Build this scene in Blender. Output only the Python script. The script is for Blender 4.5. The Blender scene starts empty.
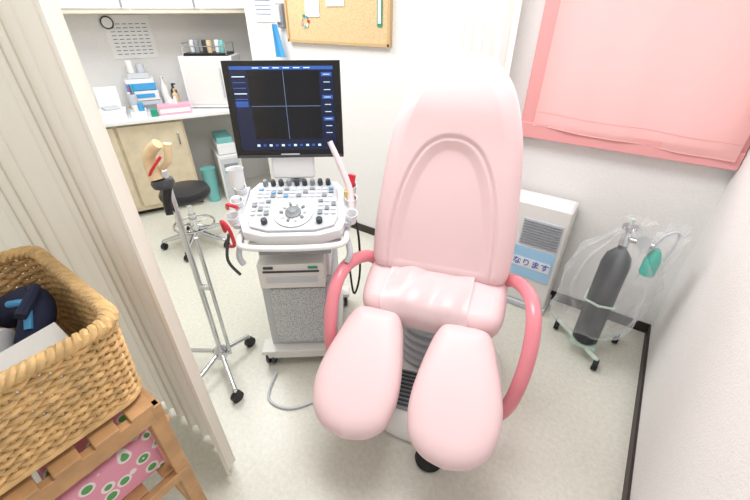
import bpy, math, random
import numpy as np
from mathutils import Vector, Matrix, noise
random.seed(4)
R=math.radians
COL=bpy.context.scene.collection

# ------------------------------------------------------------ materials
def lin(c):
    return tuple(((x/255)/12.92 if x/255<=0.04045 else ((x/255+0.055)/1.055)**2.4) for x in c)
MATS={}
def mat(name,rgb,rough=0.5,metal=0.0,bump=0,bscale=50,var=0.0,vscale=8,emit=0,trans=0,alpha=1,coat=0,spec=0.5,sss=0):
    if name in MATS: return MATS[name]
    m=bpy.data.materials.new(name); m.use_nodes=True
    nt=m.node_tree; b=nt.nodes['Principled BSDF']
    c=lin(rgb)+(1,)
    b.inputs['Base Color'].default_value=c
    b.inputs['Roughness'].default_value=rough
    b.inputs['Metallic'].default_value=metal
    b.inputs['Specular IOR Level'].default_value=spec
    if coat: b.inputs['Coat Weight'].default_value=coat
    if emit:
        b.inputs['Emission Color'].default_value=c; b.inputs['Emission Strength'].default_value=emit
    if trans: b.inputs['Transmission Weight'].default_value=trans
    if alpha<1: b.inputs['Alpha'].default_value=alpha
    tc=nt.nodes.new('ShaderNodeTexCoord')
    if var:
        n=nt.nodes.new('ShaderNodeTexNoise'); n.inputs['Scale'].default_value=vscale; n.inputs['Detail'].default_value=5
        nt.links.new(tc.outputs['Object'],n.inputs['Vector'])
        r=nt.nodes.new('ShaderNodeValToRGB')
        r.color_ramp.elements[0].position=0.3; r.color_ramp.elements[1].position=0.7
        r.color_ramp.elements[0].color=tuple(x*(1-var) for x in c[:3])+(1,)
        r.color_ramp.elements[1].color=tuple(min(1,x*(1+var*0.5)) for x in c[:3])+(1,)
        nt.links.new(n.outputs['Fac'],r.inputs['Fac']); nt.links.new(r.outputs['Color'],b.inputs['Base Color'])
    if bump:
        n=nt.nodes.new('ShaderNodeTexNoise'); n.inputs['Scale'].default_value=bscale; n.inputs['Detail'].default_value=4
        nt.links.new(tc.outputs['Object'],n.inputs['Vector'])
        bp=nt.nodes.new('ShaderNodeBump'); bp.inputs['Strength'].default_value=bump; bp.inputs['Distance'].default_value=0.004
        nt.links.new(n.outputs['Fac'],bp.inputs['Height']); nt.links.new(bp.outputs['Normal'],b.inputs['Normal'])
    MATS[name]=m; return m

def mat_fabric(name,rgb,transl=0.35,bump=0.2,bscale=300):
    m=bpy.data.materials.new(name); m.use_nodes=True; nt=m.node_tree; nt.nodes.clear()
    o=nt.nodes.new('ShaderNodeOutputMaterial'); d=nt.nodes.new('ShaderNodeBsdfDiffuse'); t=nt.nodes.new('ShaderNodeBsdfTranslucent')
    mx=nt.nodes.new('ShaderNodeMixShader'); mx.inputs[0].default_value=transl
    c=lin(rgb)+(1,); d.inputs[0].default_value=c; t.inputs[0].default_value=c
    tc=nt.nodes.new('ShaderNodeTexCoord'); n=nt.nodes.new('ShaderNodeTexNoise'); n.inputs['Scale'].default_value=bscale
    nt.links.new(tc.outputs['Object'],n.inputs['Vector'])
    bp=nt.nodes.new('ShaderNodeBump'); bp.inputs['Strength'].default_value=bump; bp.inputs['Distance'].default_value=0.002
    nt.links.new(n.outputs['Fac'],bp.inputs['Height']); nt.links.new(bp.outputs['Normal'],d.inputs['Normal'])
    nt.links.new(d.outputs[0],mx.inputs[1]); nt.links.new(t.outputs[0],mx.inputs[2]); nt.links.new(mx.outputs[0],o.inputs[0])
    return m

M_wall=mat('wallpaper_white',(236,234,232),0.85,bump=0.6,bscale=150,var=0.03,vscale=90)
M_ceil=mat('ceiling_white',(240,240,238),0.9)
M_white=mat('white_plastic',(234,235,237),0.35)
M_white2=mat('warm_white_plastic',(228,227,223),0.45)
M_lgrey=mat('light_grey_plastic',(198,202,208),0.4)
M_grey=mat('grey_plastic',(140,145,150),0.45)
M_dgrey=mat('dark_grey_plastic',(60,63,68),0.45)
M_black=mat('black_plastic',(18,18,20),0.35)
M_rub=mat('black_rubber',(26,26,28),0.7)
M_chrome=mat('chrome',(215,218,222),0.15,metal=1)
M_pink=mat('pink_vinyl',(236,205,207),0.40,bump=0.04,bscale=500,spec=0.4)
M_pinkd=mat('pink_seam',(212,160,164),0.5)
M_arm=mat('pink_armrest',(229,136,147),0.3,coat=0.3)
M_base=mat('brown_baseboard',(48,36,34),0.5)
M_frame=mat('window_frame_pink',(230,162,162),0.4)
M_wood=mat('cabinet_wood',(214,200,172),0.5,var=0.1,vscale=14)
M_counter=mat('counter_laminate',(232,234,233),0.35)
M_cork=mat('cork',(220,192,148),0.9,bump=0.6,bscale=200,var=0.2,vscale=120)
M_paper=mat('paper_white',(240,240,238),0.8)
M_blue=mat('blue_plastic',(70,160,215),0.4)
M_teal=mat('teal_plastic',(120,190,188),0.5)
M_green=mat('green_plastic',(40,150,120),0.35)
M_red=mat('red_rubber',(205,40,60),0.4)
M_mint=mat('mint_metal',(196,215,202),0.35)
M_text=mat('print_ink',(110,125,160),0.8)
M_navy=mat('navy_cloth',(28,36,66),0.8)
M_pine=mat('pine_wood',(198,154,108),0.5,var=0.22,vscale=16)
M_bone=mat('anatomy_beige',(225,200,160),0.5,var=0.15,vscale=20)
M_scr=mat('screen_navy',(16,26,56),0.2,emit=0.3)
M_scrk=mat('screen_black',(5,5,12),0.2)
M_scrl=mat('screen_line',(110,130,170),0.4,emit=0.4)
M_scrb=mat('screen_button_blue',(45,80,150),0.4,emit=0.5)
M_key=mat('key_blue',(120,165,215),0.4)
M_scrw=mat('screen_icon_white',(190,215,240),0.4,emit=0.7)
M_curt=mat_fabric('curtain_cream',(244,240,230),0.25)
M_curtw=mat_fabric('curtain_white',(244,243,239),0.15)
M_blind=mat_fabric('blind_pink',(251,207,204),0.4)

M_floor=bpy.data.materials.new('vinyl_floor'); M_floor.use_nodes=True
nt=M_floor.node_tree; b=nt.nodes['Principled BSDF']; b.inputs['Roughness'].default_value=0.32
tc=nt.nodes.new('ShaderNodeTexCoord')
n1=nt.nodes.new('ShaderNodeTexNoise'); n1.inputs['Scale'].default_value=55; n1.inputs['Detail'].default_value=7; n1.inputs['Roughness'].default_value=.75
r1=nt.nodes.new('ShaderNodeValToRGB'); r1.color_ramp.elements[0].position=.3; r1.color_ramp.elements[1].position=.68
r1.color_ramp.elements[0].color=lin((204,203,190))+(1,); r1.color_ramp.elements[1].color=lin((225,224,213))+(1,)
nt.links.new(tc.outputs['Object'],n1.inputs['Vector']); nt.links.new(n1.outputs['Fac'],r1.inputs['Fac'])
nt.links.new(r1.outputs['Color'],b.inputs['Base Color'])

M_wick=mat('wicker',(226,188,130),0.5,var=0.3,vscale=30)
def mat_checker(name,c1,c2,scale):
    m=bpy.data.materials.new(name); m.use_nodes=True; nt=m.node_tree; b=nt.nodes['Principled BSDF']
    t=nt.nodes.new('ShaderNodeTexCoord'); v=nt.nodes.new('ShaderNodeTexVoronoi'); v.inputs['Scale'].default_value=scale
    r=nt.nodes.new('ShaderNodeValToRGB'); r.color_ramp.elements[0].position=.28; r.color_ramp.elements[1].position=.36
    r.color_ramp.elements[0].color=lin(c1)+(1,); r.color_ramp.elements[1].color=lin(c2)+(1,)
    nt.links.new(t.outputs['Object'],v.inputs['Vector']); nt.links.new(v.outputs['Distance'],r.inputs['Fac']); nt.links.new(r.outputs['Color'],b.inputs['Base Color'])
    b.inputs['Roughness'].default_value=.6
    return m
M_vent=mat_checker('perforated_panel',(120,124,130),(208,211,215),150)
M_clover=bpy.data.materials.new('clover_cloth'); M_clover.use_nodes=True; nt=M_clover.node_tree; b=nt.nodes['Principled BSDF']
t=nt.nodes.new('ShaderNodeTexCoord'); v=nt.nodes.new('ShaderNodeTexVoronoi'); v.inputs['Scale'].default_value=24
r=nt.nodes.new('ShaderNodeValToRGB'); r.color_ramp.interpolation='CONSTANT'
e=r.color_ramp.elements; e[0].color=lin((245,240,235))+(1,); e[0].position=0; e[1].position=.12; e[1].color=lin((90,165,90))+(1,)
x=e.new(.30); x.color=lin((244,232,232))+(1,)
x=e.new(.42); x.color=lin((236,160,182))+(1,)
nt.links.new(t.outputs['Object'],v.inputs['Vector']); nt.links.new(v.outputs['Distance'],r.inputs['Fac']); nt.links.new(r.outputs['Color'],b.inputs['Base Color'])
def film(name,a=0.25,rgb=(240,244,246),rough=.2,k=.6):
    m=bpy.data.materials.new(name); m.use_nodes=True; nt=m.node_tree; nt.nodes.clear()
    o=nt.nodes.new('ShaderNodeOutputMaterial'); tr=nt.nodes.new('ShaderNodeBsdfTransparent'); p=nt.nodes.new('ShaderNodeBsdfPrincipled')
    p.inputs['Base Color'].default_value=lin(rgb)+(1,); p.inputs['Roughness'].default_value=rough
    mx=nt.nodes.new('ShaderNodeMixShader'); fr=nt.nodes.new('ShaderNodeLayerWeight'); fr.inputs[0].default_value=.3
    ad=nt.nodes.new('ShaderNodeMath'); ad.operation='ADD'; ad.inputs[1].default_value=a; ad.use_clamp=True
    mu=nt.nodes.new('ShaderNodeMath'); mu.operation='MULTIPLY'; mu.inputs[1].default_value=k
    nt.links.new(fr.outputs['Facing'],mu.inputs[0]); nt.links.new(mu.outputs[0],ad.inputs[0]); nt.links.new(ad.outputs[0],mx.inputs[0])
    nt.links.new(tr.outputs[0],mx.inputs[1]); nt.links.new(p.outputs[0],mx.inputs[2]); nt.links.new(mx.outputs[0],o.inputs[0])
    return m
M_film=film('clear_plastic_film',.07,k=.5)
M_sheet=film('protective_sheet',.6,(246,222,224),.3)

# ------------------------------------------------------------ mesh builder
def catmull(pts,n=8,closed=False):
    pts=[Vector(p) for p in pts]; out=[]; N=len(pts)
    rng=range(N if closed else N-1)
    for i in rng:
        if closed: p0,p1,p2,p3=pts[(i-1)%N],pts[i],pts[(i+1)%N],pts[(i+2)%N]
        else: p0,p1,p2,p3=pts[max(i-1,0)],pts[i],pts[i+1],pts[min(i+2,N-1)]
        for k in range(n):
            t=k/n
            out.append(0.5*((2*p1)+(-p0+p2)*t+(2*p0-5*p1+4*p2-p3)*t*t+(-p0+3*p1-3*p2+p3)*t**3))
    if not closed: out.append(pts[-1])
    return out
class MB:
    def __init__(s): s.v=[];s.f=[];s.m=[];s.mats=[]
    def mi(s,m):
        if m not in s.mats: s.mats.append(m)
        return s.mats.index(m)
    def add(s,vs,fs,m):
        o=len(s.v); k=s.mi(m)
        s.v+= [tuple(v) for v in vs]; s.f+=[tuple(i+o for i in f) for f in fs]; s.m+=[k]*len(fs); return s
    def box(s,c,size,m,rot=(0,0,0)):
        M=Matrix.Translation(c)@(Matrix.Rotation(rot[2],4,'Z')@Matrix.Rotation(rot[1],4,'Y')@Matrix.Rotation(rot[0],4,'X'))
        h=[x/2 for x in size]
        vs=[M@Vector((x*h[0],y*h[1],z*h[2])) for x in(-1,1) for y in(-1,1) for z in(-1,1)]
        return s.add(vs,[(0,1,3,2),(4,6,7,5),(0,4,5,1),(2,3,7,6),(0,2,6,4),(1,5,7,3)],m)
    def prism(s,poly,z0,z1,m):
        n=len(poly); vs=[(p[0],p[1],z0) for p in poly]+[(p[0],p[1],z1) for p in poly]
        fs=[(i,(i+1)%n,n+(i+1)%n,n+i) for i in range(n)]+[tuple(range(n-1,-1,-1)),tuple(range(n,2*n))]
        return s.add(vs,fs,m)
    def tube(s,pts,r,m,seg=10,smooth=0,closed=False):
        if smooth: pts=catmull(pts,smooth,closed)
        pts=[Vector(p) for p in pts]; N=len(pts); rs=r if isinstance(r,(list,tuple)) else None
        vs=[];fs=[]; up=None
        for i,p in enumerate(pts):
            if closed: t=(pts[(i+1)%N]-pts[i-1])
            else: t=pts[min(i+1,N-1)]-pts[max(i-1,0)]
            t=t.normalized() if t.length>1e-9 else Vector((0,0,1))
            if up is None:
                up=Vector((0,0,1)) if abs(t.z)<.9 else Vector((1,0,0))
            a=(up-t*up.dot(t)); a=a.normalized() if a.length>1e-6 else t.orthogonal().normalized(); up=a; b=t.cross(a)
            rr=(rs[0]+(rs[-1]-rs[0])*i/(N-1)) if rs else r
            for k in range(seg):
                an=2*math.pi*k/seg; vs.append(p+a*math.cos(an)*rr+b*math.sin(an)*rr)
        for i in range(N if closed else N-1):
            j=(i+1)%N
            for k in range(seg): fs.append((i*seg+k,i*seg+(k+1)%seg,j*seg+(k+1)%seg,j*seg+k))
        if not closed: fs+= [tuple(range(seg-1,-1,-1)),tuple((N-1)*seg+k for k in range(seg))]
        return s.add(vs,fs,m)
    def lathe(s,prof,c,m,seg=32,sx=1,sy=1,M=None):
        vs=[];fs=[];n=len(prof); c=Vector(c)
        for i,(r,z) in enumerate(prof):
            for k in range(seg):
                a=2*math.pi*k/seg; p=Vector((r*sx*math.cos(a),r*sy*math.sin(a),z))
                if M: p=M@p
                vs.append(p+c)
        for i in range(n-1):
            for k in range(seg): fs.append((i*seg+k,i*seg+(k+1)%seg,(i+1)*seg+(k+1)%seg,(i+1)*seg+k))
        fs+=[tuple(range(seg-1,-1,-1)),tuple((n-1)*seg+k for k in range(seg))]
        return s.add(vs,fs,m)
    def grid(s,fn,nu,nv,m):
        vs=[fn(i/nu,j/nv) for j in range(nv+1) for i in range(nu+1)]
        fs=[(j*(nu+1)+i,j*(nu+1)+i+1,(j+1)*(nu+1)+i+1,(j+1)*(nu+1)+i) for j in range(nv) for i in range(nu)]
        return s.add(vs,fs,m)
    def obj(s,name,parent=None,loc=(0,0,0),rot=(0,0,0),bevel=0,bseg=2,angle=40):
        me=bpy.data.meshes.new(name); me.from_pydata(s.v,[],s.f)
        for m in s.mats: me.materials.append(m)
        me.polygons.foreach_set('material_index',s.m); me.polygons.foreach_set('use_smooth',[True]*len(s.f))
        me.update()
        try: me.set_sharp_from_angle(angle=R(angle))
        except Exception: pass
        o=bpy.data.objects.new(name,me); COL.objects.link(o); o.location=loc; o.rotation_euler=rot
        if parent: o.parent=parent
        if bevel:
            b=o.modifiers.new('bevel','BEVEL'); b.width=bevel; b.segments=bseg; b.limit_method='ANGLE'; b.angle_limit=R(50); b.harden_normals=True
        return o
def empty(name,loc=(0,0,0),rz=0,parent=None,rot=None):
    e=bpy.data.objects.new(name,None); COL.objects.link(e); e.location=loc; e.rotation_euler=rot if rot else (0,0,R(rz)); e.empty_display_size=.1
    if parent: e.parent=parent
    return e

# ------------------------------------------------------------ room
H=2.45
MB().box((-1.7,1.0,-.05),(6.0,6.0,.1),M_floor).obj('floor')
MB().box((-1.7,1.0,H+.05),(6.0,6.0,.1),M_ceil).obj('ceiling')
XR=.36; YB=2.09; XL=-2.64
MB().box((XR+.05,.55,H/2),(.1,3.3,H),M_wall).obj('wall_right')
wz0,wz1,wx0=.95,2.12,-.53
wb=MB()
wb.box(((XL+wx0+.05)/2,YB+.05,H/2),(wx0+.05-XL,.1,H),M_wall)
wb.box(((wx0+.05+XR)/2,YB+.05,(wz0+.05)/2),(XR-wx0-.05,.1,wz0+.05),M_wall)
wb.box(((wx0+.05+XR)/2,YB+.05,(wz1+H)/2),(XR-wx0-.05,.1,H-wz1),M_wall)
wb.obj('wall_back')
d=Vector((.438,.899)); nn=Vector((-.899,.438)); A=Vector((-3.18,1.33))
def cpt(x,y): p=A+d*x+nn*y; return (p.x,p.y)
MB().prism([cpt(-2.2,.5),cpt(1.7,.5),cpt(1.7,.6),cpt(-2.2,.6)],0,H,M_wall).obj('wall_left')
MB().prism([(XL,YB+.1),(XL,3.3),(XL+.1,3.3),(XL+.1,YB+.1)],0,H,M_wall).obj('wall_alcove_side')
MB().prism([(XL,3.2),(-3.3,3.2),(-3.3,3.3),(XL,3.3)],0,H,M_wall).obj('wall_alcove_end')
MB().box((XR-.005,.55,.03),(.01,3.08,.06),M_base).obj('baseboard_right')
MB().box(((XL+XR)/2,YB-.005,.03),(XR-XL-.02,.01,.06),M_base).obj('baseboard_back')

# window
w=empty('window_1')
fw=.075
f=MB()
f.box((wx0+fw/2,YB-.02,(wz0+wz1)/2),(fw,.06,wz1-wz0),M_frame)
f.box(((wx0+XR)/2,YB-.025,wz0+fw/2),(XR-wx0-.004,.07,fw),M_frame)
f.box(((wx0+XR)/2,YB-.02,wz1-fw/2),(XR-wx0-.004,.06,fw),M_frame)
f.box((XR-fw/2-.002,YB-.02,(wz0+wz1)/2),(fw,.06,wz1-wz0),M_frame)
f.obj('frame',w,bevel=.004)
MB().box(((wx0+XR)/2,YB+.07,(wz0+wz1)/2),(XR-wx0-.1,.01,wz1-wz0-.1),mat('frosted_glass',(235,240,245),.3,emit=.55)).obj('glass_pane',w)
def blindf(u,v):
    x=wx0+.066+(XR-wx0-.09)*u; z=wz1-.02-(wz1-wz0-.083)*v
    return (x,YB-.064+.004*math.sin(u*9+v*2)+.003*math.sin(u*23),z-.028*u*v+.003*math.sin(u*14)*v)
blind=MB().grid(blindf,60,30,M_blind)
blind.tube([blindf(i/40,1) for i in range(41)],.003,M_blind,6)
blind.tube([blindf(i/40,.94) for i in range(41)],.002,M_blind,6)
blind.tube([(wx0+.09,YB-.07,wz1-.02),(XR-.01,YB-.07,wz1-.02)],.018,M_frame,12)
blind.obj('roller_blind',w)

def curtain(name,path,m,z0,z1,amp,wl,nz=24,warp=.5,seed=0,spread=.012,fade=0):
    P=catmull([Vector((p[0],p[1],0)) for p in path],24)
    L=[0]
    for i in range(1,len(P)): L.append(L[-1]+(P[i]-P[i-1]).length)
    tot=L[-1]; N=int(tot/wl*16)
    mb=MB()
    def fn(u,v):
        s=u*tot; i=min(max(np.searchsorted(L,s)-1,0),len(P)-2); t=(s-L[i])/max(L[i+1]-L[i],1e-6)
        p=P[i].lerp(P[i+1],t); tg=(P[i+1]-P[i]).normalized(); nrm=Vector((-tg.y,tg.x,0))
        ph=2*math.pi*s/wl+warp*math.sin(s*9+seed)+.3*math.sin(v*4+s*11)
        a=amp*(.65+.35*v)*(.8+.25*math.sin(s*17+1.3+seed))
        if fade: a*=min(1,.35+s/fade)
        q=p+nrm*(a*math.sin(ph)+spread*v*math.sin(s*4.1+v*3))+tg*(a*.3*math.sin(2*ph))
        return (q.x,q.y,z1+(z0-z1)*v)
    mb.grid(fn,N,nz,m); return mb
curtain('c',[(-.90,1.99),(-.76,1.96),(-.62,1.99)],M_curtw,.25,2.4,.028,.062).obj('gathered_curtain')
mb=curtain('c',[(-.852,.285),(-.93,.315),(-1.05,.325),(-1.3,.31),(-1.7,.21),(-2.3,.12)],M_curt,.03,2.4,.032,.075,seed=.6,nz=40,fade=.12)
mb.obj('privacy_curtain')

# ------------------------------------------------------------ cushions
def cushion(name,parent,left,right,T,Tb,rnd,m,loc,rot,nu=60,nv=80,disp=None,p=2.0):
    Lc=catmull([(a,b,0) for a,b in left],12); Rc=catmull([(a,b,0) for a,b in right],12)
    ls=np.array([q.y for q in Lc]); lx=np.array([q.x for q in Lc]); rs=np.array([q.y for q in Rc]); rx=np.array([q.x for q in Rc])
    ls=np.maximum.accumulate(ls); rs=np.maximum.accumulate(rs)
    S0,S1=ls[0],ls[-1]
    poly=np.array([(q.x,q.y) for q in Lc]+[(q.x,q.y) for q in Rc[::-1]])
    vv=(1-np.cos(np.linspace(0,math.pi,nv+1)))/2; vv=.6*vv+.4*np.linspace(0,1,nv+1)
    uu=np.sin(np.linspace(-math.pi/2,math.pi/2,nu+1)); uu=.6*uu+.4*np.linspace(-1,1,nu+1)
    s=S0+(S1-S0)*vv
    xl=np.interp(s,ls,lx); xr=np.interp(s,rs,rx)
    X=(xl[:,None]+xr[:,None])/2+(xr-xl)[:,None]/2*uu[None,:]; Sg=np.repeat(s[:,None],nu+1,1)
    a=poly; bb=np.roll(poly,-1,0); P=np.stack([X.ravel(),Sg.ravel()],1)
    D=np.full(len(P),9.)
    for i in range(len(a)):
        ab=bb[i]-a[i]; l2=ab@ab
        if l2<1e-12: continue
        t=np.clip(((P-a[i])@ab)/l2,0,1); dd=np.hypot(*(P-a[i]-t[:,None]*ab).T); D=np.minimum(D,dd)
    D=D.reshape(X.shape); D[0,:]=0;D[-1,:]=0;D[:,0]=0;D[:,-1]=0
    q=np.clip(D/rnd,0,1); h=(1-(1-q)**p)**(1/p)
    F=T*h; 
    if disp is not None: F=F+disp(X,Sg,D)*q
    B=-Tb*h
    mb=MB(); n=nu+1
    vs=[(X[j,i],Sg[j,i],F[j,i]) for j in range(nv+1) for i in range(n)]
    vb=[(X[j,i],Sg[j,i],B[j,i]) for j in range(nv+1) for i in range(n)]
    fs=[(j*n+i,j*n+i+1,(j+1)*n+i+1,(j+1)*n+i) for j in range(nv) for i in range(nu)]
    mb.add(vs,fs,m); mb.add(vb,[f[::-1] for f in fs],m)
    o=mb.obj(name,parent,loc,rot,angle=180)
    import bmesh
    bm=bmesh.new(); bm.from_mesh(o.data); bmesh.ops.remove_doubles(bm,verts=bm.verts,dist=1e-5)
    bmesh.ops.dissolve_degenerate(bm,edges=bm.edges,dist=1e-6)
    bmesh.ops.recalc_face_normals(bm,faces=bm.faces)
    for f in bm.faces: f.smooth=True
    bm.to_mesh(o.data); bm.free()
    return o
def mirror(ch): return [(-a,b) for a,b in ch]
def polydist(X,S,pl):
    D=np.full(X.shape,9.)
    for i in range(len(pl)-1):
        ax,ay=pl[i]; bx,by=pl[i+1]; dx,dy=bx-ax,by-ay
        t=np.clip(((X-ax)*dx+(S-ay)*dy)/(dx*dx+dy*dy),0,1)
        D=np.minimum(D,np.hypot(X-ax-t*dx,S-ay-t*dy))
    return D

# ------------------------------------------------------------ examination chair
ch=empty('examination_chair',(-.51,1.16,0),18)
right=[(0,0),(.14,.0005),(.235,.003),(.268,.03),(.274,.1),(.27,.22),(.256,.36),(.238,.5),(.213,.61),(.174,.71),(.122,.775),(.064,.81),(0,.82)]
arch=[(q.x,q.y) for q in catmull([(-.205,.0,0),(-.203,.1,0),(-.192,.22,0),(-.172,.33,0),(-.14,.43,0),(-.095,.505,0),(-.045,.54,0),(0,.547,0),(.045,.54,0),(.095,.505,0),(.14,.43,0),(.172,.33,0),(.192,.22,0),(.203,.1,0),(.205,.0,0)],4)]
def dback(X,S,D):
    g=polydist(X,S,arch)
    ax=np.array([a for a,_ in arch]); ay=np.array([b for _,b in arch]); k=len(ay)//2+1
    half=np.interp(S,ay[:k],-ax[:k],right=0)
    inside=(np.abs(X)<half)&(S<.547)
    rec=np.where(inside,-.022*np.clip(g/.045,0,1),0)
    head=.014*np.exp(-((S-.66)/.1)**2)
    return -.010*np.exp(-(g/.006)**2)+rec+head+.012*np.cos(X/.27*1.4)
cushion('backrest',ch,mirror(right),right,.055,.07,.06,M_pink,(0,.0,.585),(R(90-12),0,0),nu=140,nv=210,disp=dback,p=2.2)
seatR=[(0,0),(.15,.0005),(.245,.004),(.275,.03),(.283,.1),(.278,.2),(.262,.25),(.225,.272),(.12,.2795),(0,.28)]
cushion('seat_cushion',ch,mirror(seatR),seatR,.06,.09,.055,M_pink,(0,.07,.578),(R(-17),0,R(180)),nu=60,nv=50,p=2.2)
# leg rest outlines: outer side swells more than the inner side
outR=[(0,0),(.048,.001),(.083,.013),(.106,.055),(.124,.115),(.144,.19),(.157,.27),(.153,.34),(.126,.41),(.072,.455),(0,.472)]
inR=[(0,0),(.048,.001),(.085,.013),(.108,.055),(.124,.115),(.139,.19),(.149,.27),(.147,.34),(.126,.41),(.072,.455),(0,.472)]
for nm,cx,rgt in (('leg_rest_left',-.190,False),('leg_rest_right',.148,True)):
    Rr=inR if rgt is False else outR
    L_=outR if rgt is False else inR
    cushion(nm,ch,mirror(Rr),L_,.062,.06,.08,M_pink,(cx,-.187,.503),(R(-27),0,R(180)),nu=60,nv=70,p=2.5)
    MB().tube([(cx*.9,-.12,.40),(cx,-.28,.36),(cx,-.38,.33)],.02,M_lgrey,12,4).obj(nm+'_bracket',ch)
for sg,nm in ((-1,'armrest_left'),(1,'armrest_right')):
    pts=[(.25*sg,.03,.585),(.30*sg,-.0,.62),(.345*sg,-.09,.635),(.362*sg,-.18,.61),(.365*sg,-.25,.53),(.355*sg,-.30,.42),(.335*sg,-.32,.30),(.29*sg,-.32,.22),(.2*sg,-.28,.19)]
    MB().tube(pts,.026,M_arm,16,8).obj(nm,ch)
prof=[(.0,.063),(.06,.066),(.12,.067),(.19,.067),(.235,.062),(.262,.046),(.283,.018),(.288,-.02),(.286,-.05)]
pc=[(q.x,q.y) for q in catmull([(a,b_,0) for a,b_ in prof],5)]
def sheet(u,v):
    k=v*(len(pc)-1); i=min(int(k),len(pc)-2); t=k-i
    s=pc[i][0]*(1-t)+pc[i+1][0]*t; z=pc[i][1]*(1-t)+pc[i+1][1]*t
    x=-.19+.33*u+.015*v+.006*math.sin(v*9)
    n=noise.noise(Vector((u*3.5,v*2.2,1.7)))*.014+abs(math.sin(u*9+v*5+2*math.sin(v*4)))*.006
    z+=.005+n*.8; s+=.003+abs(n)*.4
    return (x,.07-s*math.cos(R(17))-z*math.sin(R(17)),.578-s*math.sin(R(17))+z*math.cos(R(17)))
MB().grid(sheet,60,50,M_sheet).obj('seat_cover_sheet',ch,angle=60)
bs=MB()
bs.lathe([(.0,.0),(.34,.0),(.355,.012),(.355,.03),(.34,.055),(.30,.075),(0,.078)],(0.0,.02,0),M_white2,48,1,1.15)
bs.obj('base_plate',ch,angle=50)
col=MB(); 
for i in range(7):
    z=.08+i*.05; col.lathe([(.13,z),(.15,z+.012),(.15,z+.036),(.13,z+.048)],(0,.08,0),M_lgrey,32,1.1,1)
col.box((0,0,.45),(.42,.34,.06),M_lgrey); col.obj('lift_column',ch)
mt=MB(); mt.box((0,-.2,.085),(.22,.20,.014),M_grey)
for i in range(9): mt.box((0,-.285+i*.021,.095),(.20,.009,.008),M_dgrey)
mt.obj('ridged_foot_mat',ch,bevel=.002)
MB().lathe([(0,0),(.05,0),(.055,.01),(.05,.03),(.02,.04),(0,.04)],(.09,-.43,0),M_rub,24).tube([(.09,-.43,.02),(.09,-.34,.02)],.012,M_rub).obj('pedal',ch)

# ------------------------------------------------------------ ultrasound machine
um=empty('ultrasound_machine',(-1.05,.93,0),38)
t=MB(); t.box((-.03,.17,.30),(.32,.42,.40),M_lgrey); t.box((-.03,-.045,.29),(.25,.012,.33),M_vent); t.box((-.03,.18,.60),(.30,.40,.20),M_white)
t.box((-.03,.16,.08),(.36,.50,.05),M_white2); t.box((-.03,-.05,.475),(.27,.012,.02),M_grey)
t.obj('tower_body',um,bevel=.012)
p=MB(); p.box((-.03,-.07,.575),(.27,.10,.12),M_white2); p.box((-.03,-.122,.60),(.23,.004,.010),M_dgrey); p.box((-.03,-.122,.56),(.21,.004,.03),M_lgrey); p.box((.06,-.123,.62),(.04,.004,.012),M_green); p.box((-.12,-.123,.62),(.04,.004,.012),M_dgrey)
p.obj('printer_unit',um,bevel=.006)
cs=MB()
for x in(-.20,.15):
    for y in(-.05,.37):
        cs.tube([(x-.022,y,.045),(x-.006,y,.045)],.045,M_dgrey,20); cs.tube([(x+.006,y,.045),(x+.022,y,.045)],.045,M_dgrey,20)
        cs.tube([(x-.024,y,.045),(x+.024,y,.045)],.02,M_lgrey,14); cs.tube([(x,y,.05),(x,y,.1)],.018,M_white2,12)
        cs.box((x,y,.095),(.07,.09,.022),M_white2)
cs.obj('casters',um,bevel=.004)
nk=MB(); nk.box((0,.12,.74),(.14,.16,.14),M_lgrey); nk.box((0,-.0,.725),(.36,.24,.03),M_white); nk.box((0,-.12,.70),(.28,.03,.02),M_grey)
nk.tube([(-.20,.08,.775),(-.205,-.1,.765),(-.19,-.17,.76),(-.1,-.195,.76),(.1,-.195,.76),(.19,-.17,.76),(.205,-.1,.765),(.20,.08,.775)],.012,M_white,12,6)
for sx in(-1,1): nk.tube([(sx*.2,-.1,.765),(sx*.215,-.14,.70),(sx*.2,-.15,.66)],.012,M_lgrey,10,5)
nk.obj('lower_tray',um,bevel=.01)
cn=empty('console',(0,.0,.845),0,um,rot=(R(17),0,0)); cn.scale=(.86,.88,1)
c=MB()
poly=[(-.235,-.11),(-.215,-.165),(-.12,-.195),(.12,-.195),(.215,-.165),(.235,-.11),(.225,.10),(.19,.16),(-.19,.16),(-.225,.10)]
c.prism(poly,-.05,.0,M_white)
c.prism([(x*.86,y*.9) for x,y in poly],.0,.012,M_lgrey)
c.obj('panel_body',cn,bevel=.01,bseg=3)
k=MB()
for i in range(9):
    k.lathe([(.0125,.012),(.0125,.024),(.010,.038),(.0,.039)],(-.15+i*.0375,.12,0),M_dgrey if i%3 else M_grey,14)
for j in range(3):
    for i in range(12):
        x=-.165+i*.03; y=.085-j*.024
        k.box((x,y,.015),(.022,.014,.008),M_key if (i*3+j*5)%11==0 else (M_grey if (i+j)%4==0 else M_white))
k.lathe([(.085,.012),(.088,.018),(.07,.022),(.066,.016),(0,.016)],(0,-.075,0),M_white,40)
k.lathe([(.036,.016),(.036,.024),(.028,.026),(.02,.036),(0,.04)],(0,-.075,0),M_grey,28)
for i in range(10):
    a=i*2*math.pi/10; k.box((.052*math.cos(a),-.075+.052*math.sin(a),.022),(.016,.011,.008),M_grey if i%2 else M_white,(0,0,a))
for sx in(-1,1):
    for j in range(4):
        for i in range(3): k.box((sx*(.12+i*.03),-.0-j*.026,.016),(.02,.015,.009),M_white if (i+j)%3 else M_grey)
    k.lathe([(.014,.012),(.014,.03),(.012,.033),(0,.033)],(sx*.12,-.13,0),M_dgrey,16)
k.obj('controls',cn,bevel=.0015,bseg=1)
ph=MB()
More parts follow.
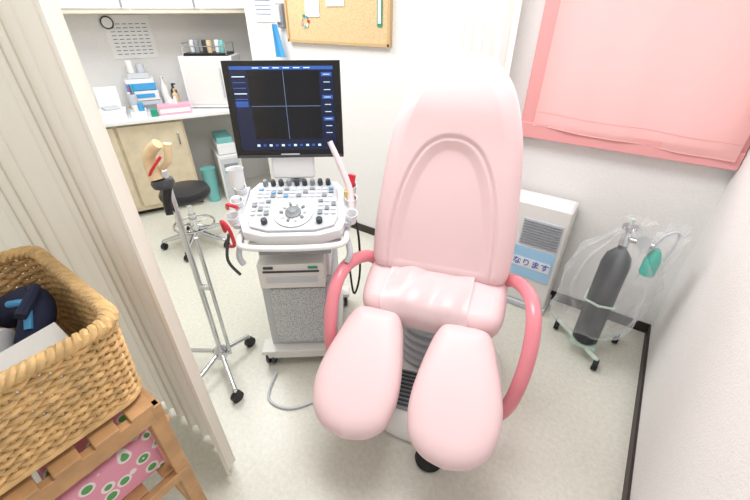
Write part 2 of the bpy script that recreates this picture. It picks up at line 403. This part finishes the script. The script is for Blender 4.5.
for sx,ys in((-1,(-.1,0,.09)),(1,(-.1,0,.09))):
    for y in ys:
        ph.lathe([(.020,-.02),(.026,.025),(.030,.03),(.024,.029),(.016,-.015)],(sx*.262,y,0),M_white,20)
    ph.box((sx*.245,0,-.01),(.03,.26,.02),M_lgrey)
ph.obj('probe_holders',cn,bevel=.003)
pr=MB()
pr.tube([(.225,-.05,.80),(.22,-.0,.90),(.18,.03,1.01),(.15,.05,1.08)],[.015,.010],mat('probe_pinkish',(228,212,216),.4),12,5)
pr.tube([(.225,.0,.84),(.25,-.02,.70),(.25,-.02,.5),(.22,0,.38),(.20,.1,.5),(.19,.2,.6)],.005,M_black,8,6)
pr.tube([(-.225,.0,.80),(-.23,-.0,.88)],[.012,.018],M_white,12)
pr.tube([(-.25,-.13,.80),(-.24,-.165,.86),(-.215,-.18,.84),(-.215,-.16,.76),(-.24,-.14,.74)],.007,M_red,8,6)
pr.tube([(-.24,-.08,.87),(-.225,-.11,.90),(-.20,-.10,.885),(-.21,-.06,.86)],.007,M_red,8,6)
pr.tube([(-.23,-.15,.80),(-.25,-.17,.70),(-.22,-.16,.62)],.006,M_dgrey,8,6)
pr.tube([(.22,.08,.88),(.23,.09,.93)],[.016,.016],M_red,12); pr.tube([(.215,-.0,.86),(.21,-.0,.90)],.014,mat('yellow_cap',(225,200,110),.4),12)
pr.obj('probes_and_cables',um)
MB().lathe([(.028,0),(.032,.075),(.034,.08),(.03,.078),(.026,.01),(0,.01)],(-.24,.09,.885),M_white,24).tube([(-.24,.09,.80),(-.24,.09,.89)],.02,M_lgrey,12).obj('cup_holder_cup',um)
ma=MB(); ma.tube([(-.01,.16,.78),(-.01,.17,.9),(-.01,.17,1.0)],.032,M_lgrey,16,4); ma.box((-.01,.13,.965),(.17,.05,.11),M_white); ma.box((-.01,.165,1.03),(.1,.04,.2),M_lgrey)
ma.obj('monitor_arm',um,bevel=.01)
mo=empty('monitor',(-.012,.13,1.175),0,um,rot=(R(-4),0,0)); mo.scale=(.91,1,.95)
m=MB(); m.box((0,.0,0),(.462,.04,.365),M_black); m.box((0,.035,0),(.36,.05,.26),M_dgrey); m.box((0,-.003,-.176),(.45,.044,.010),M_dgrey); m.box((0,-.022,-.168),(.08,.002,.005),M_lgrey)
m.obj('housing',mo,bevel=.01,bseg=3)
s=MB(); yy=-.0215
s.box((0,yy,.008),(.405,.003,.315),M_scr)
s.box((0,yy-.001,.158),(.405,.003,.012),M_scrb)
for i in range(2):
    for j in range(2):
        s.box((-.066+i*.142,yy-.002,.086-j*.128),(.139,.003,.124),M_scrk)
s.box((0.005,yy-.003,.022),(.28,.002,.0015),M_scrl); s.box((0.005,yy-.003,.022),(.0015,.002,.252),M_scrl)
for j in range(6):
    s.box((-.172,yy-.002,.128-j*.02),(.05,.002,.003),M_scrb if j%3 else M_scrw)
s.box((-.172,yy-.002,.03),(.05,.002,.02),M_scrb)
for j in range(9):
    s.box((.176,yy-.002,.135-j*.027),(.042,.002,.014),M_scrb if j%3==0 else M_scr); s.box((.176,yy-.003,.135-j*.027),(.026,.002,.002),M_scrw)
for i in range(11):
    s.box((-.13+i*.026,yy-.002,-.13),(.012,.002,.008),M_scrb if i%2 else M_scrw)
for i in range(6): s.box((-.1+i*.04,yy-.003,.158),(.025,.002,.003),M_scrw)
s.obj('screen',mo)

MB().tube([(-1.1,.72,.012),(-1.02,.6,.008),(-.9,.62,.008),(-.82,.75,.008),(-.78,.9,.01),(-.8,1.05,.02)],.006,M_lgrey,8,8).tube([(-.86,1.15,.01),(-.8,1.25,.012),(-.86,1.4,.01),(-1.0,1.6,.01)],.007,M_dgrey,8,8).tube([(-.95,1.3,.01),(-.88,1.42,.012),(-.98,1.55,.01),(-1.1,1.75,.01),(-1.2,1.82,.01)],.008,M_lgrey,8,8).obj('floor_cable')
q=MB(); q.box((0,0,.14),(.3,.16,.28),M_lgrey); q.box((0,-.082,.16),(.24,.006,.16),M_dgrey); q.box((0,-.02,.305),(.2,.1,.05),M_teal)
q.tube([(.15,0,.2),(.2,-.05,.22),(.19,-.12,.05),(.15,-.2,.01)],.008,M_blue,8,6); q.tube([(.15,.03,.25),(.22,-.02,.28),(.23,-.08,.12),(.18,-.16,.01)],.007,M_dgrey,8,6)
q.obj('power_supply_unit',None,loc=(-1.17,1.96,0),bevel=.006)

# ------------------------------------------------------------ chrome stand
st=empty('instrument_stand',(-1.35,.605,0),0)
q=MB(); q.tube([(0,0,.09),(0,0,1.02)],.012,M_chrome,14); q.tube([(.05,.02,.1),(.05,.02,.75)],.008,M_chrome,10); q.tube([(0,0,.5),(.05,.02,.5)],.012,M_chrome); q.lathe([(.03,.07),(.035,.08),(.035,.11),(.015,.14),(.0,.14)],(0,0,0),M_chrome,20)
for dx,dy in((.22,-.09),(.0,.16),(-.2,-.1),(.06,-.22)):
    q.tube([(0,0,.1),(dx*.5,dy*.5,.085),(dx,dy,.07)],.011,M_chrome,10)
    q.tube([(dx-.01,dy,.028),(dx+.012,dy,.028)],.028,M_black,16); q.tube([(dx,dy,.03),(dx,dy,.075)],.008,M_chrome,8)
q.obj('stand_frame',st)
q=MB()
q.tube([(-.02,-.02,.99),(-.03,-.02,1.04),(-.02,-.02,1.08),(.02,.0,1.12)],[.028,.018],M_bone,14,5)
q.tube([(.0,.0,1.03),(.035,.01,1.06),(.045,.02,1.12)],[.010,.014],M_bone,12,5)
q.tube([(-.03,-.04,1.0),(.0,-.04,1.03),(.035,-.01,1.08)],.005,M_red,8,5)
q.lathe([(.035,-.015),(.04,0),(.035,.015),(0,.015)],(-.01,-.01,.975),M_dgrey,20)
q.tube([(0,0,.97),(.0,-.02,.91),(.01,-.03,.86)],[.018,.013],M_black,12,4)
q.obj('specimen_head',st)

# ------------------------------------------------------------ stool
so=empty('rolling_stool',(-2.50,1.22,0),20)
q=MB(); q.lathe([(0,.385),(.15,.385),(.165,.40),(.168,.425),(.155,.45),(.10,.46),(0,.462)],(0,0,0),mat('black_vinyl',(30,30,34),.35),36)
q.obj('seat',so)
q=MB(); q.tube([(0,0,.1),(0,0,.25)],.028,M_chrome,16); q.tube([(0,0,.25),(0,0,.39)],.017,M_chrome,14)
q.tube([(.14*math.cos(a),.14*math.sin(a),.17) for a in [i*math.pi/12 for i in range(24)]],.008,M_chrome,8,closed=True)
for i in range(5):
    a=i*2*math.pi/5; x,y=.24*math.cos(a),.24*math.sin(a)
    q.tube([(0,0,.12),(x*.5,y*.5,.09),(x,y,.065)],[.02,.013],M_chrome,10,4); q.tube([(x-.012,y,.025),(x+.012,y,.025)],.025,M_black,14); q.tube([(x,y,.03),(x,y,.07)],.007,M_black,8)
    q.tube([(0,0,.17),(.14*math.cos(a),.14*math.sin(a),.17)],.005,M_chrome,6)
q.obj('base',so)

# ------------------------------------------------------------ counter
ct=empty('counter_cabinet',(A.x,A.y,0),64)
q=MB(); q.box((-.12,.24,.785),(2.1,.50,.03),M_counter); q.obj('countertop',ct,bevel=.004)
q=MB(); q.box((-.42,.27,.41),(1.5,.44,.72),M_wood)
for i,(x0,x1) in enumerate(((-1.1,-.63),(-.62,-.15),(-.14,.32))):
    q.box(((x0+x1)/2,.04,.42),(x1-x0-.01,.02,.66),M_wood); q.box((x1-.05,.02,.62),(.012,.02,.1),M_chrome)
q.box((-.42,.3,.03),(1.5,.38,.06),M_base)
q.obj('carcass',ct,bevel=.003)
uc=empty('upper_cabinet',(A.x,A.y,0),64)
q=MB(); q.box((.2,.34,1.80),(1.9,.31,.62),M_white2)
for i in range(4): q.box((-.52+i*.475,.18,1.81),(.465,.018,.6),M_paper); q.box((-.33+i*.475,.165,1.56),(.012,.02,.08),M_grey)
q.box((.2,.33,1.485),(1.9,.33,.012),M_wood)
q.obj('body',uc,bevel=.002)
def cloc(x,y,z=.8): p=cpt(x,y); return (p[0],p[1],z)
sz=empty('tabletop_sterilizer',cloc(.665,.225),36)
q=MB(); q.box((0,0,.2),(.42,.24,.385),M_white); q.box((-.03,-.123,.2),(.31,.008,.33),M_white2); q.box((.165,-.124,.2),(.06,.008,.33),M_lgrey); q.box((.105,-.135,.2),(.010,.02,.22),M_lgrey)
for i in range(4): q.box((.165,-.129,.3-i*.05),(.03,.004,.02),M_grey)
for x in(-.17,.17):
    for y in(-.09,.09): q.box((x,y,.005),(.03,.03,.01),M_rub)
q.obj('body',sz,bevel=.008)
tr=MB(); tr.box((0,0,.402),(.34,.2,.02),M_black)
for x in(-.17,.17): tr.tube([(x,-.1,.4),(x,-.1,.48),(x,.1,.48),(x,.1,.4)],.004,M_chrome,6)
tr.tube([(-.17,-.1,.46),(.17,-.1,.46)],.004,M_chrome,6)
for i in range(6): tr.lathe([(.02,.412),(.022,.48),(.018,.50),(0,.50)],(-.13+i*.05,.02*(-1)**i,0),(M_white,M_grey,M_dgrey,M_bone,M_white,M_teal)[i],14)
tr.obj('utensil_tray',sz)
CR=dict(loc=(A.x,A.y,0),rot=(0,0,R(64)))
q=MB()
for i,(x,y,h,r,mm) in enumerate([(.27,.42,.2,.03,M_white),(.34,.44,.17,.025,M_dgrey),(.27,.35,.24,.028,M_white2),(.34,.36,.14,.025,M_bone)]):
    q.lathe([(r,0),(r,h*.7),(r*.4,h*.82),(r*.4,h),(0,h)],(x,y,.8),mm,16)
    q.tube([(x,y,.8+h),(x+.02,y-.03,.8+h)],.006,mm,8)
q.obj('pump_bottles',None,**CR)
q=MB(); q.box((.11,.36,.84),(.24,.22,.08),M_lgrey); q.box((.11,.36,.92),(.22,.2,.07),M_white); q.box((.11,.36,.985),(.21,.18,.05),M_blue); q.box((.11,.36,1.025),(.2,.17,.03),M_white); q.box((.11,.37,1.06),(.15,.12,.035),M_lgrey)
q.box((.11,.258,.92),(.16,.003,.03),M_blue); q.box((.11,.248,.84),(.18,.003,.03),M_grey)
q.lathe([(.025,1.078),(.025,1.16),(.02,1.17),(0,1.17)],(.07,.36,0),M_white2,14); q.lathe([(.03,1.078),(.03,1.14),(0,1.14)],(.14,.38,0),M_lgrey,14)
q.obj('stacked_supply_boxes',None,bevel=.003,**CR)
q=MB(); q.box((.30,.10,.835),(.24,.11,.07),mat('tissue_pink',(240,170,190),.6)); q.box((.30,.044,.83),(.22,.004,.03),M_white); q.box((.15,.07,.825),(.05,.08,.05),M_green)
q.grid(lambda u,v:(.27+.06*u,.10+.02*math.sin(u*6),.87+.05*v*(1+.3*math.sin(u*9))),8,4,M_paper)
q.obj('tissue_box',None,bevel=.002,**CR)
q=MB(); q.box((-.13,.13,.83),(.19,.22,.06),M_white); q.box((-.13,.12,.865),(.14,.18,.01),M_paper); q.box((-.14,.30,.90),(.15,.015,.2),M_paper,(R(-15),0,0)); q.box((-.13,.12,.878),(.1,.12,.012),M_lgrey,(0,0,.3))
q.obj('desk_tray_with_papers',None,bevel=.002,**CR)
q=MB(); q.box((.045,.14,.82),(.11,.16,.04),M_white); q.lathe([(.028,.84),(.032,.95),(0,.95)],(.03,.18,0),M_lgrey,14); q.lathe([(.02,.84),(.02,.9),(0,.9)],(.07,.1,0),M_blue,14); q.lathe([(.022,.84),(.022,.88),(0,.88)],(.03,.1,0),M_white2,14)
for i in range(4): q.tube([(.03+.006*i,.18,.94),(.02+.012*i,.18+.01*(i-1),1.02)],.004,(M_red,M_dgrey,M_blue,M_green)[i],6)
q.obj('pen_stand',None,bevel=.002,**CR)
q=MB(); q.box((.14,.495,1.32),(.32,.006,.30),M_paper)
for i in range(9):
    for j in range(6): q.box((.03+j*.045,.491,1.41-i*.026),(.03,.002,.005),M_text)
q.lathe([(.045,-.003),(.045,.003),(0,.003)],(.01,.488,1.42),M_dgrey,24,M=Matrix.Rotation(R(90),3,'X')); q.lathe([(.035,-.003),(.035,.003),(0,.003)],(.01,.484,1.42),M_paper,24,M=Matrix.Rotation(R(90),3,'X'))
q.obj('calendar_poster',None,**CR)
q=MB(); q.box((.62,.2,.21),(.19,.4,.42),M_white2); q.box((.62,-.002,.22),(.16,.006,.36),M_lgrey); q.box((.62,-.006,.34),(.12,.004,.03),M_grey); q.box((.62,-.006,.28),(.12,.004,.02),M_teal); q.box((.66,-.006,.1),(.02,.004,.1),M_teal)
q.box((.62,.2,.47),(.15,.3,.09),M_white); q.box((.62,.2,.54),(.13,.26,.05),M_teal)
q.obj('pc_tower',None,bevel=.006,**CR)
q=MB(); q.lathe([(0,0),(.05,0),(.062,.3),(.066,.31),(.058,.305),(.0,.3)],(.43,.10,0),M_teal,20); q.obj('teal_waste_bin',None,**CR)

# ------------------------------------------------------------ things on back wall
cb=empty('corkboard',(0,0,0))
q=MB(); q.box((-1.775,YB-.012,1.62),(.81,.018,.58),M_cork)
fr=mat('cork_frame',(200,168,122),.5)
for z in(1.325,1.915): q.box((-1.775,YB-.016,z),(.83,.028,.016),fr)
for x in(-2.185,-1.365): q.box((x,YB-.016,1.62),(.016,.028,.6),fr)
q.obj('board',cb)
q=MB(); q.box((-1.43,YB-.024,1.50),(.035,.004,.16),M_green); q.box((-1.43,YB-.027,1.5),(.02,.004,.13),M_paper); q.box((-1.95,YB-.024,1.55),(.12,.004,.17),M_paper); q.box((-1.76,YB-.024,1.62),(.14,.004,.2),M_paper)
for i in range(7):
    a=i*.9; q.lathe([(.009,-.003),(.009,.003),(0,.003)],(-2.02+.03*math.cos(a),YB-.025,1.44+.03*math.sin(a)),(M_red,M_blue,M_green,M_bone,M_pinkd,M_teal,M_white)[i],10,M=Matrix.Rotation(R(90),3,'X'))
q.obj('pinned_notes',cb)
q=MB(); q.box((-2.43,YB-.004,1.58),(.2,.006,.3),M_paper)
for i in range(8): q.box((-2.43,YB-.008,1.66-i*.026),(.16,.002,.005),M_text)
q.obj('posted_notice')
q=MB(); q.box((-2.25,YB-.017,1.47),(.06,.03,.14),M_grey); q.box((-2.25,YB-.037,1.48),(.04,.02,.10),M_lgrey)
q.obj('intercom_handset',bevel=.005)
q=MB(); q.grid(lambda u,v:(-2.27+.03*(v-.5)+ (u-.5)*(.03+.06*v),YB-.055-.012*math.sin(u*12),1.42-.2*v),14,8,M_blue); q.obj('hanging_blue_ribbon')

# ------------------------------------------------------------ heater
ht=empty('fan_heater',(-.355,1.985,0),0)
q=MB(); q.box((0,0,.35),(.40,.16,.62),M_white2); q.box((0,0,.02),(.42,.19,.04),M_lgrey); q.box((0,-.004,.655),(.385,.15,.02),M_white)
q.obj('body',ht,bevel=.018,bseg=3)
q=MB(); q.box((.08,-.083,.50),(.20,.006,.15),M_lgrey)
for i in range(9): q.box((.08,-.088,.565-i*.016),(.19,.008,.005),M_grey,(R(25),0,0))
q.box((.07,-.083,.31),(.22,.005,.19),mat('label_lightblue',(165,208,238),.5)); q.box((.07,-.086,.31),(.2,.003,.06),M_white)
q.obj('grille_and_label',ht)
tx=bpy.data.curves.new('label_text','FONT'); tx.body='なります'; tx.size=.05; tx.extrude=.001; tx.align_x='CENTER'
to=bpy.data.objects.new('label_text',tx); COL.objects.link(to); to.parent=ht; to.location=(.07,-.089,.295); to.rotation_euler=(R(90),0,0); tx.materials.append(M_scrb)

# ------------------------------------------------------------ oxygen cylinder trolley
ox=empty('oxygen_cylinder_trolley',(.08,1.74,0),0)
q=MB(); q.lathe([(0,.09),(.05,.09),(.058,.1),(.058,.55),(.05,.59),(.028,.62),(.018,.63),(.018,.65),(0,.65)],(0,0,0),mat('cylinder_dark',(34,38,44),.4),28)
q.lathe([(0,.65),(.02,.65),(.02,.69),(.012,.70),(.012,.72),(.03,.725),(.03,.74),(0,.74)],(0,0,0),M_chrome,18)
q.tube([(0,0,.68),(.06,-.02,.69),(.10,-.03,.69)],.012,M_chrome,10)
q.tube([(.06,-.02,.69),(.06,-.06,.71)],.026,M_chrome,20)
q.lathe([(0,.56),(.028,.56),(.030,.57),(.030,.63),(.022,.66),(.012,.68),(0,.68)],(.115,-.03,0),mat('green_bottle',(60,200,180),.15,trans=.2),20)
q.obj('cylinder_and_regulator',ox)
q=MB()
q.tube([(-.14,.1,.06),(-.02,-.02,.075),(.08,-.09,.06)],.012,M_mint,10); q.tube([(0,-.0,.075),(.14,.17,.06)],.012,M_mint,10); q.box((0,0,.08),(.12,.12,.015),M_mint)
q.tube([(.0,.07,.08),(.0,.075,.5),(.0,.08,.74)],.011,M_mint,10)
q.tube([(.0,.07,.35),(.06,.04,.35),(.062,-.05,.35),(0,-.07,.35),(-.062,-.05,.35),(-.06,.04,.35),(.0,.07,.35)],.006,M_mint,8)
for x,y in((-.14,.1),(.08,-.09),(.14,.17)):
    q.tube([(x-.012,y,.03),(x+.012,y,.03)],.03,M_rub,18); q.tube([(x-.014,y,.03),(x+.014,y,.03)],.014,M_mint,12); q.tube([(x,y,.03),(x,y,.07)],.008,M_mint,8)
q.obj('trolley_frame',ox)
def bag(u,v):
    a=2*math.pi*u; z=.16+.62*v
    rr=np.interp(v,[0,.08,.35,.7,.88,.95,1],[.10,.145,.15,.125,.06,.02,.04])
    n=noise.noise(Vector((math.cos(a)*1.6,math.sin(a)*1.6,z*5)))*.035+noise.noise(Vector((math.cos(a)*4,math.sin(a)*4,z*11+5)))*.014
    fold=.010*math.sin(a*9+3*v)*(.3+v)
    r=max(.012,rr+(n+fold)*min(1,rr/.08))
    return (-.02+.04*v+r*1.2*math.cos(a), r*.85*math.sin(a), z)
MB().grid(bag,100,60,M_film).obj('plastic_bag',ox,angle=50)
q=MB()
def tub(u,v): 
    a=2*math.pi*u; w_=(.6+.5*v)*(1 if v<.85 else .6); return (.12+(.05+.008*math.sin(a*5+v*7))*math.cos(a)*w_+.03*v,-.03+(.04+.008*math.sin(a*4+v*9))*math.sin(a)*w_,.5+.30*v)
q.grid(tub,40,30,M_film); q.tube([(.1,-.03,.69),(.12,-.05,.76),(.15,-.05,.78),(.16,-.04,.74),(.15,-.03,.64)],.005,M_lgrey,8,6)
q.obj('mask_bag',ox,angle=50)

# ------------------------------------------------------------ wooden rack, basket
rk=empty('wooden_rack',(0,0,0))
x0,x1,y0,y1=-1.22,-.715,-.36,.155
q=MB()
for x in(x0+.02,x1-.02):
    for y in(y0+.02,y1-.02): q.box((x,y,.36),(.035,.035,.72),M_pine)
for x in(x0+.02,x1-.012): q.box((x,(y0+y1)/2,.715),(.022,y1-y0,.045),M_pine); q.box((x,(y0+y1)/2,.46),(.022,y1-y0-.02,.03),M_pine)
for y in(y0+.012,y1-.012): q.box(((x0+x1)/2,y,.715),(x1-x0,.022,.045),M_pine)
for i in range(7): q.box(((x0+x1)/2,y0+.04+i*(y1-y0-.08)/6,.742),(x1-x0,.05,.012),M_pine)
for i in range(6): q.box(((x0+x1)/2,y0+.04+i*(y1-y0-.08)/5,.48),(x1-x0-.04,.05,.01),M_pine)
for z in(.2,): 
    for y in(y0+.02,y1-.02): q.box(((x0+x1)/2,y,z),(x1-x0-.04,.02,.04),M_pine)
q.tube([((x1-.02),y1,.66),(x0+.05,y1,.2)],.012,M_pine,4)
q.obj('rack_frame',rk,bevel=.003)
q=MB(); q.box((-.86,.02,.555),(.2,.2,.14),M_clover); q.box((-.86,-.2,.55),(.22,.2,.13),M_paper)
q.obj('cloth_boxes',rk,bevel=.012,bseg=3)

bkt=empty('wicker_basket')
bk=MB()
bx0,bx1,by0,by1=-1.195,-.755,-.31,.145; bz0,bz1=.755,.975
def perim(t,z,off=0):
    fl=(z-bz0)/(bz1-bz0)*.012+off
    X0,X1,Y0,Y1=bx0-fl,bx1+fl,by0-fl,by1+fl; rc=.05
    segs=[('l',(X0+rc,Y0),(X1-rc,Y0)),('a',(X1-rc,Y0+rc),-90),('l',(X1,Y0+rc),(X1,Y1-rc)),('a',(X1-rc,Y1-rc),0),('l',(X1-rc,Y1),(X0+rc,Y1)),('a',(X0+rc,Y1-rc),90),('l',(X0,Y1-rc),(X0,Y0+rc)),('a',(X0+rc,Y0+rc),180)]
    Ls=[(math.hypot(s[2][0]-s[1][0],s[2][1]-s[1][1]) if s[0]=='l' else rc*math.pi/2) for s in segs]
    tt=(t%1)*sum(Ls)
    for s,l in zip(segs,Ls):
        if tt<=l:
            if s[0]=='l': return (s[1][0]+(s[2][0]-s[1][0])*tt/l,s[1][1]+(s[2][1]-s[1][1])*tt/l)
            a=R(s[2]+90*tt/l); return (s[1][0]+rc*math.cos(a),s[1][1]+rc*math.sin(a))
        tt-=l
    return (segs[0][1])
NS=72; rows=21
for r_ in range(rows):
    z=bz0+.012+r_*(bz1-bz0-.03)/(rows-1)
    pts=[]
    for i in range(NS*4):
        t=i/(NS*4); off=.0055*math.sin(math.pi*(i/4)*1.0+math.pi*(r_%2)+math.pi/2)
        x,y=perim(t,z,off); pts.append((x,y,z+.0015*math.sin(i*1.7+r_*2)))
    bk.tube(pts,.0056,M_wick,7,closed=True)
for i in range(NS):
    t=(i+.0)/NS; bk.tube([perim(t,bz0)+(bz0,),perim(t,bz1)+(bz1,)],.0045,M_wick,6)
for ph_ in range(3):
    pts=[]
    for i in range(360):
        t=i/360; a=2*math.pi*(t*44+ph_/3); x,y=perim(t,bz1,.009*math.cos(a)); pts.append((x,y,bz1+.003+.009*math.sin(a)))
    bk.tube(pts,.008,M_wick,7,closed=True)
for zz in(bz0+.004,):
    pts=[perim(i/120,bz0,.004)+(zz+.006,) for i in range(120)]; bk.tube(pts,.009,M_wick,7,closed=True)
for i in range(30):
    y=by0+.012+i*(by1-by0-.024)/29; bk.tube([(bx0+.005,y,bz0+.006),(bx1-.005,y,bz0+.006)],.0075,M_wick,6)
bk.obj('basket_weave',bkt)
q=MB(); q.box((-.95,-.05,.79),(.2,.2,.04),M_paper,(0,R(4),R(12))); q.box((-.87,.03,.855),(.008,.14,.17),M_paper,(0,R(-48),R(8)))
q.box((-.87,-.09,.85),(.008,.14,.18),mat('paper_grey',(222,223,225),.7),(0,R(-48),R(-6)))
for i in range(4): q.box((-.855-.018*i,-.09,.873-.016*i),(.002,.10,.003),M_text,(0,R(-48),R(-6)))
q.obj('paper_packets',bkt)
q=MB()
q.tube([(-1.14,.05,.87),(-1.07,.085,.915),(-1.0,.08,.915),(-.97,.04,.87)],[.042,.03],M_navy,14,6)
q.tube([(-1.14,-.06,.84),(-1.06,-.04,.88),(-.99,.01,.89)],[.052,.03],M_white,14,6)
q.tube([(-1.04,.05,.945),(-.99,.07,.955),(-.96,.05,.915)],.008,M_blue,8,6)
q.tube([(-1.08,.09,.93),(-1.02,.10,.965),(-.96,.05,.95)],.012,M_navy,8,6)
q.obj('blood_pressure_cuff',bkt)

# ------------------------------------------------------------ lights
def area(name,loc,sx,sy,e,rot=(0,0,0),col=(1,1,1)):
    l=bpy.data.lights.new(name,'AREA'); l.shape='RECTANGLE'; l.size=sx; l.size_y=sy; l.energy=e; l.color=col
    o=bpy.data.objects.new(name,l); COL.objects.link(o); o.location=loc; o.rotation_euler=rot
area('ceiling_light',(-.7,.9,2.4),1.1,.7,29,col=(.98,.99,1))
area('ceiling_light.001',(-2.4,1.3,2.4),.9,.9,31,col=(.98,.99,1))
area('window_daylight',((wx0+XR)/2,YB-.09,1.5),.7,.9,3,rot=(R(-90),0,0),col=(1,.95,.94))
wd=bpy.data.worlds.new('world'); bpy.context.scene.world=wd; wd.use_nodes=True
wd.node_tree.nodes['Background'].inputs[0].default_value=(.98,.99,1,1); wd.node_tree.nodes['Background'].inputs[1].default_value=.78

# ------------------------------------------------------------ camera
cd=bpy.data.cameras.new('camera'); co=bpy.data.objects.new('camera',cd); COL.objects.link(co)
cd.lens=18; cd.sensor_width=36; cd.clip_start=.02
co.location=(0,0,1.5); co.rotation_euler=(R(90-32.6),0,R(35.3))
bpy.context.scene.camera=co
bpy.context.scene.view_settings.view_transform='Standard'
